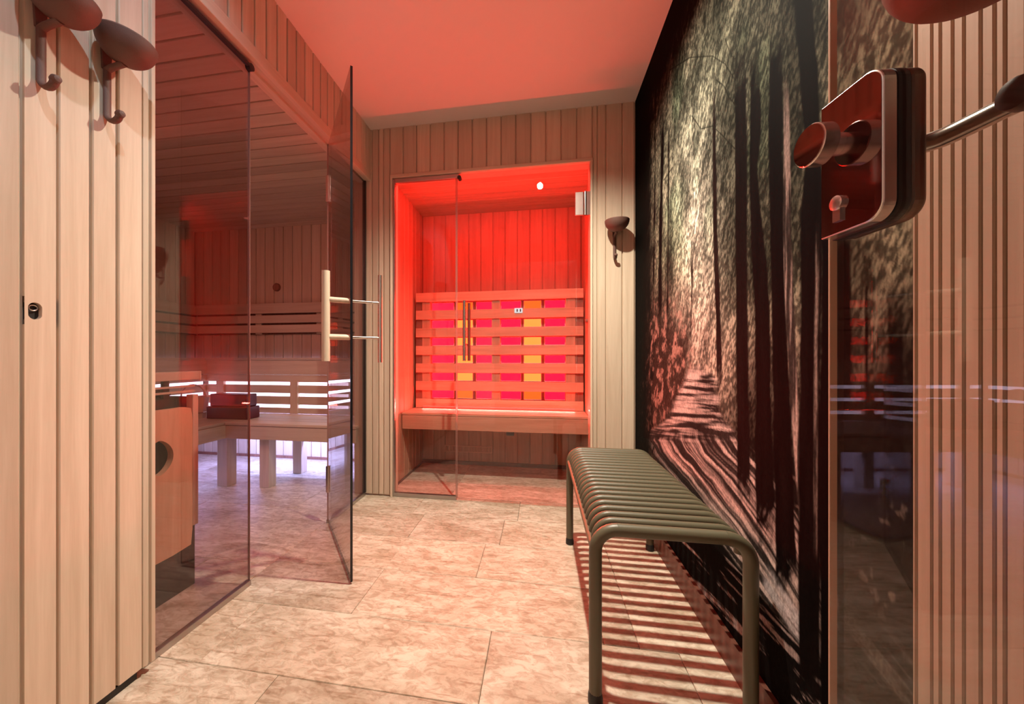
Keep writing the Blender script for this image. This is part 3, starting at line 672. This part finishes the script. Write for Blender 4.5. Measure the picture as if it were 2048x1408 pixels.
    trunk([(600, 1790, 14), (900, 1795, 16)], .006, 620, 1000, 4, rag=4)
    trunk([(560, 1733, 3), (900, 1733, 4)], .01, 560, 900, 2)
    # branches
    def line(pts, wdt, c):
        p = np.array(pts, float); m = np.zeros_like(px)
        for a, b in zip(p[:-1], p[1:]):
            ab = b - a; t = np.clip(((px - a[0]) * ab[0] + (py - a[1]) * ab[1]) / (ab @ ab), 0, 1)
            dist = np.hypot(px - a[0] - t * ab[0], py - a[1] - t * ab[1]); m = np.maximum(m, sm(-.8, .8, wdt - dist))
        blend(m * .85, c)
    dk = (.02, .018, .012)
    line([(1340, 140), (1380, 115), (1425, 112), (1450, 128), (1470, 160)], 1.3, dk); line([(1450, 78), (1462, 110), (1470, 118)], 1.1, dk)
    line([(1433, 160), (1448, 172), (1456, 192), (1472, 212)], 1.4, dk); line([(1384, 232), (1402, 258), (1425, 252), (1444, 270), (1472, 300)], 1.2, dk); line([(1328, 360), (1345, 335)], 1, dk)
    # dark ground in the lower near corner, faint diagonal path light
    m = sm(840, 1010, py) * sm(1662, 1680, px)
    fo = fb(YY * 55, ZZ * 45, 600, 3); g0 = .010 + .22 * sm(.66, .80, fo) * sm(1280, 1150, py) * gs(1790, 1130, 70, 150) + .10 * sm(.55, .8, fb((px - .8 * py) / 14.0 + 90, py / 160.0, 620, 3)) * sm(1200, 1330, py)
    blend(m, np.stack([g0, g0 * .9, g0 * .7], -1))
    col = np.clip(col * (.30 + .42 * sm(250, 850, py))[..., None], 0.0006, .85)  # print darkened towards the top to offset the stronger downlight there
    n = ny * nz
    co = np.empty((n, 3), np.float32); co[:, 0] = XX; co[:, 1] = YY.ravel(); co[:, 2] = ZZ.ravel()
    idx = np.arange(n).reshape(ny, nz)
    q = np.stack([idx[:-1, :-1], idx[:-1, 1:], idx[1:, 1:], idx[1:, :-1]], -1).reshape(-1, 4)
    me = bpy.data.meshes.new('mural'); me.vertices.add(n); me.vertices.foreach_set('co', co.ravel())
    me.loops.add(q.size); me.loops.foreach_set('vertex_index', q.ravel().astype(np.int32))
    me.polygons.add(len(q)); me.polygons.foreach_set('loop_start', np.arange(0, q.size, 4, dtype=np.int32))
    me.update(calc_edges=True)
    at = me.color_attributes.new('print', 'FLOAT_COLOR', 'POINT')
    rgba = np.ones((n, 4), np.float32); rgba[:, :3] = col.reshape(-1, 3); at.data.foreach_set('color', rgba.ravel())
    m, nt, b = newmat('forest_print'); N = nt.nodes.new; Lk = nt.links.new
    a = N('ShaderNodeVertexColor'); a.layer_name = 'print'
    g = N('ShaderNodeNewGeometry'); mp = N('ShaderNodeMapping'); mp.inputs['Scale'].default_value = (1, 1, .45); Lk(g.outputs['Position'], mp.inputs['Vector'])
    nz_ = N('ShaderNodeTexNoise'); nz_.inputs['Scale'].default_value = 210; nz_.inputs['Detail'].default_value = 3; Lk(mp.outputs[0], nz_.inputs['Vector'])
    mr = N('ShaderNodeMapRange'); mr.inputs['From Min'].default_value = .35; mr.inputs['From Max'].default_value = .65; mr.inputs['To Min'].default_value = .7; mr.inputs['To Max'].default_value = 1.3; Lk(nz_.outputs['Fac'], mr.inputs['Value'])
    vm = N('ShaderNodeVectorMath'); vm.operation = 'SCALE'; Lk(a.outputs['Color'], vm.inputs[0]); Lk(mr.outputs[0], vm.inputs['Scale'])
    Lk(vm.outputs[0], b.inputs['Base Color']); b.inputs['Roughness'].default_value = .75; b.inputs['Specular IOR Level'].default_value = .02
    me.materials.append(m)
    o = bpy.data.objects.new('mural_panel', me); COL.objects.link(o)
    o['label'] = 'large printed forest mural with tall trunks and a woodland path'; o['category'] = 'mural'
    return o
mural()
# ribbed timber next to the mural, nearest the camera
wrb = struct('wall_ribbed', 'narrow ribbed timber cladding right of the mural', B(XR - .002, XR + .004, YN, .628, .0, HC), M['darkwood'])
eY = [.628, .621, .600, .589, .574, .561, .543, .529, .519]
seq = [.019, .012, .015, .013, .017, .014, .011]; k = 0
while eY[-1] > .30: eY.append(eY[-1] - seq[k % 7]); k += 1
for a, b in zip(eY[:-1], eY[1:]):
    wdt = a - b
    obj('rib', MB().prism([(0, 0), (0, .008), (.001, .010), (wdt - .0038, .010), (wdt - .0028, .008), (wdt - .0028, 0)], (XR - .001, a, .0), (0, -1, 0), (-1, 0, 0), (0, 0, HC)), M['woodrib'], wrb)

# ------------------------------------------------------------------ behind the camera: doorway and bright hall (seen in reflections)
struct('wall_front', None, MB().box(-1.2, -.60, YN - .1, YN, 0, HC).box(.47, .62, YN - .1, YN, 0, HC).box(-.60, .47, YN - .1, YN, 2.14, HC), M['white'])
struct('wall_hall', None, MB().box(-1.4, -1.3, -3.1, YN - .1, 0, 2.5).box(.62, .7, -3.1, YN - .1, 0, 2.5).box(-1.4, .7, -3.2, -3.1, 0, 2.5), M['white'])
struct('ceiling.003', None, B(-1.4, .7, -3.2, YN - .1, 2.5, 2.55), M['white'])
for k in range(3):
    y = -.75 - k * .55
    t = thing('hall_wall_light', ('nearest', 'middle', 'farthest')[k] + ' tall narrow lit panel on the hall wall behind the viewpoint', 'light', (.6, y, 1), 'lit wall panels in the hall')
    obj('diffuser', B(.60, .605, y, y + .07, .5, 2.2), M['panel'], t); obj('frame', B(.605, .62, y - .01, y + .08, .48, 2.22), M['alu'], t)

# ------------------------------------------------------------------ coat hooks with bowl shaped knobs
def bowl_prof(r, h):
    out = [(.001, 0)]
    for k in range(1, 9):
        a = k / 9 * pi / 2; out.append((r * sin(a), h * (1 - cos(a))))
    return out + [(r, h * 1.0), (r - .003, h + .004), (r - .008, h + .004), (.001, h + .002)]
def hook(base, n, label, tilt=0, r=.070, h=.066, off=.07):
    """base: wall point at the top of the strap; n: outward normal"""
    b = Vector(base); n = Vector(n); s = Vector((-n.y, n.x, 0))
    t = thing('coat_hook', label, 'hook', b, 'bowl topped coat hooks')
    path = [b + n * .006 + Vector((0, 0, -z)) for z in (0, .04, .08, .110)]
    path += [b + n * (.006 + .020 - .020 * cos(a)) + Vector((0, 0, -.110 - .020 * sin(a))) for a in [pi * k / 12 for k in range(1, 10)]]
    q = path[-1]; path += [q + n * .005 + Vector((0, 0, .010))]
    obj('strap', MB().tube(path, .0085, 12, ry=.0055, ref=n), M['hook'], t, True)
    q = path[-1]; obj('hook_tip', MB().lathe([(.001, -.010), (.007, -.008), (.0095, 0), (.007, .008), (.001, .010)], q, (1, 0, 0), 14), M['hook'], t, True)
    arm = [b + n * .006, b + n * .02 + Vector((0, 0, .005)), b + n * off + Vector((0, 0, .010))]
    obj('arm', MB().tube(arm, .0085, 12, ry=.0055, ref=(0, 0, 1)), M['hook'], t, True)
    ax = (Vector((0, 0, 1)) * cos(tilt) + n * sin(tilt)).normalized()
    obj('bowl_knob', MB().lathe(bowl_prof(r, h), b + n * off + Vector((0, 0, .008)), ax, 36), M['hook'], t, True)
    obj('wall_flange', MB().prism([(-.009, 0), (.009, 0), (.012, .055), (-.012, .055)], b + n * .0005, s, (0, 0, 1), n * .006), M['hook'], t, bev=.001)
    return t
hook((XL, .640, 1.600), (1, 0, 0), 'nearest brown coat hook on the panelled wall, cut by the picture top', R(8), .060, .058, .058)
hook((XL, .765, 1.606), (1, 0, 0), 'brown coat hook on the panelled wall next to the sauna glass', R(8), .060, .058, .058)
hook((.425, YB, 1.585), (0, -1, 0), 'brown coat hook on the rear wall right of the cabin door', R(4), .066, .062, .072)
# the large knob in the top right corner
t = thing('coat_peg', 'large brown round coat peg in the top right corner of the picture', 'hook', (XR - .011, .47, 1.30))
obj('bowl_knob', MB().lathe(bowl_prof(.076, .06), (.462, .470, 1.262), (0, 0, 1), 40), M['hook'], t, True)
obj('arm', MB().tube([(XR - .011, .475, 1.285), (.47, .475, 1.285)], .010, 12), M['hook'], t, True)

# ------------------------------------------------------------------ entry glass door with lock
E0 = Vector((.371, .5435, 0)); ed = Vector((.084, -.9965, 0)).normalized(); en = Vector((-ed.y, ed.x, 0))
if en.x > 0: en = -en          # towards the viewer side
E1 = E0 + ed * .86
d3 = struct('door_3', 'tinted glass entry door swung open at the right edge')
vpane(d3, E0.xy, E1.xy, .012, 2.10, M['glass3'], .008, M['gedge'], 'a')
def plate(s0, s1, z0, z1, rad):
    pts = [(s0, z0), (s1 - rad, z0)] + [(s1 - rad + rad * sin(a), z0 + rad - rad * cos(a)) for a in [pi / 2 * k / 8 for k in range(1, 9)]]
    pts += [(s1 - rad + rad * cos(a), z1 - rad + rad * sin(a)) for a in [pi / 2 * k / 8 for k in range(0, 9)]] + [(s0, z1)]
    return pts
def plate_obj(name, poly, o0, o1, mat, parent, bev=0, label=None):
    return obj(name, MB().prism(poly, E0 + en * o0, ed, (0, 0, 1), en * (o1 - o0)), mat, parent, bev=bev, label=label)
pl = plate(.010, .088, 1.030, 1.195, .020)
lp = plate_obj('lock_plate', pl, .0075, .022, M['chromelight'], d3, .0015, 'steel lock case on the near side')
plate_obj('face_plate', plate(.0115, .0865, 1.0315, 1.1935, .019), .0221, .0226, M['chrome'], lp)
plate_obj('gasket', plate(.009, .0885, 1.029, 1.195, .020), -.0045, .0074, M['black'], d3)
lp2 = plate_obj('lock_plate', plate(.009, .089, 1.030, 1.194, .020), -.020, -.0046, M['bronze'], d3, .003, 'darker lock case on the far side')
def cyl(prof, s, z, o, mat, parent, name, n=32):
    return obj(name, MB().lathe(prof, E0 + ed * s + en * o + Vector((0, 0, z)), en, n), mat, parent, True)
kb = cyl([(.001, 0), (.0125, 0), (.0125, .020), (.001, .020)], .034, 1.137, .0226, M['chromelight'], lp, 'knob_shaft')
kn = cyl([(.001, 0), (.023, 0), (.024, .001), (.024, .016), (.023, .017), (.001, .017)], .034, 1.137, .038, M['steel'], lp, 'knob')
cyl([(.001, 0), (.0232, 0), (.0225, .0006), (.001, .0006)], .034, 1.137, .0551, M['chrome'], lp, 'knob_face')
cyl([(.001, 0), (.0085, 0), (.0085, .004), (.005, .005), (.001, .005)], .036, 1.066, .0226, M['chromelight'], lp, 'cylinder_ring')
obj('cylinder_body', MB().prism([(.031, 1.044), (.041, 1.044), (.041, 1.062), (.031, 1.062)], E0 + en * .0226, ed, (0, 0, 1), en * .003), M['steel'], lp)
c0 = E0 + ed * .052 + Vector((0, 0, 1.122))
path = [c0 - en * .026, c0 - en * .045, c0 - en * .052 + ed * .004, c0 - en * .058 + ed * .014, c0 - en * .060 + ed * .03, c0 - en * .062 + ed * .078]
obj('lever', MB().tube(path, .0100, 16), M['steel'], lp2, True)
q = path[-1]
obj('lever_end', MB().lathe([(.001, -.016), (.010, -.014), (.015, -.006), (.016, .002), (.014, .012), (.001, .016)], q + Vector((0, 0, .004)), en, 20), M['knob'], lp2, True)

# ------------------------------------------------------------------ tubular bench
BX0, BX1, BY0, BY1, BZ = .140, .500, .985, 1.812, .462
bn = thing('slatted_bench', 'olive green tubular metal bench with rounded slats beside the mural', 'bench', ((BX0 + BX1) / 2, (BY0 + BY1) / 2, 0))
RT = .0163; RS = .0116; RC = .055
for y in (BY0, BY1):
    zt = BZ - RT
    for sx in (0, 1):
        x = BX0 if sx == 0 else BX1; dx = 1 if sx == 0 else -1; fx = x + (0)
        p = [(x, y, .012), (x, y, zt - RC)] + [(x + dx * (RC - RC * cos(a)), y, zt - RC + RC * sin(a)) for a in [pi / 2 * k / 8 for k in range(1, 9)]]
        lg = obj('leg', MB().tube(p, RT, 16), M['olive'], bn, True)
        obj('foot_cap', MB().lathe([(.014, .0), (.0185, .001), (.0185, .016), (.0165, .028), (.0148, .032), (.014, .032)], (x, y, .0), (0, 0, 1), 20), M['black'], lg, True)
    obj('end_rail', MB().tube([(BX0 + RC - .001, y, zt), (BX1 - RC + .001, y, zt)], RT, 16), M['olive'], bn, True)
ZR = .392
r2 = .045
sp = []
zt = BZ - RS - .001
x0, x1 = BX0 + .006, BX1 - .006
sp = [(x0, 0, ZR)] + [(x0 + r2 - r2 * cos(a), 0, zt - r2 + r2 * sin(a)) for a in [pi / 2 * k / 8 for k in range(0, 9)]] + \
     [(x1 - r2 + r2 * sin(a), 0, zt - r2 + r2 * cos(a)) for a in [pi / 2 * k / 8 for k in range(0, 9)]] + [(x1, 0, ZR)]
first = None; pitch = (BY1 - BY0) / 20
for k in range(19):
    y = BY0 + pitch * (k + 1)
    if first is None: first = obj('slat', MB().tube([(a, y, c) for a, _, c in sp], RS, 12, ref=(0, 1, 0)), M['olive'], bn, True)
    else:
        c = first.copy(); COL.objects.link(c); c.parent = bn; c.location = (0, pitch * k, 0)
for x in (BX0 - .004, BX1 + .004): obj('side_rail', MB().tube([(x, BY0 + .008, ZR), (x, BY1 - .008, ZR)], .0095, 12), M['olive'], bn, True)
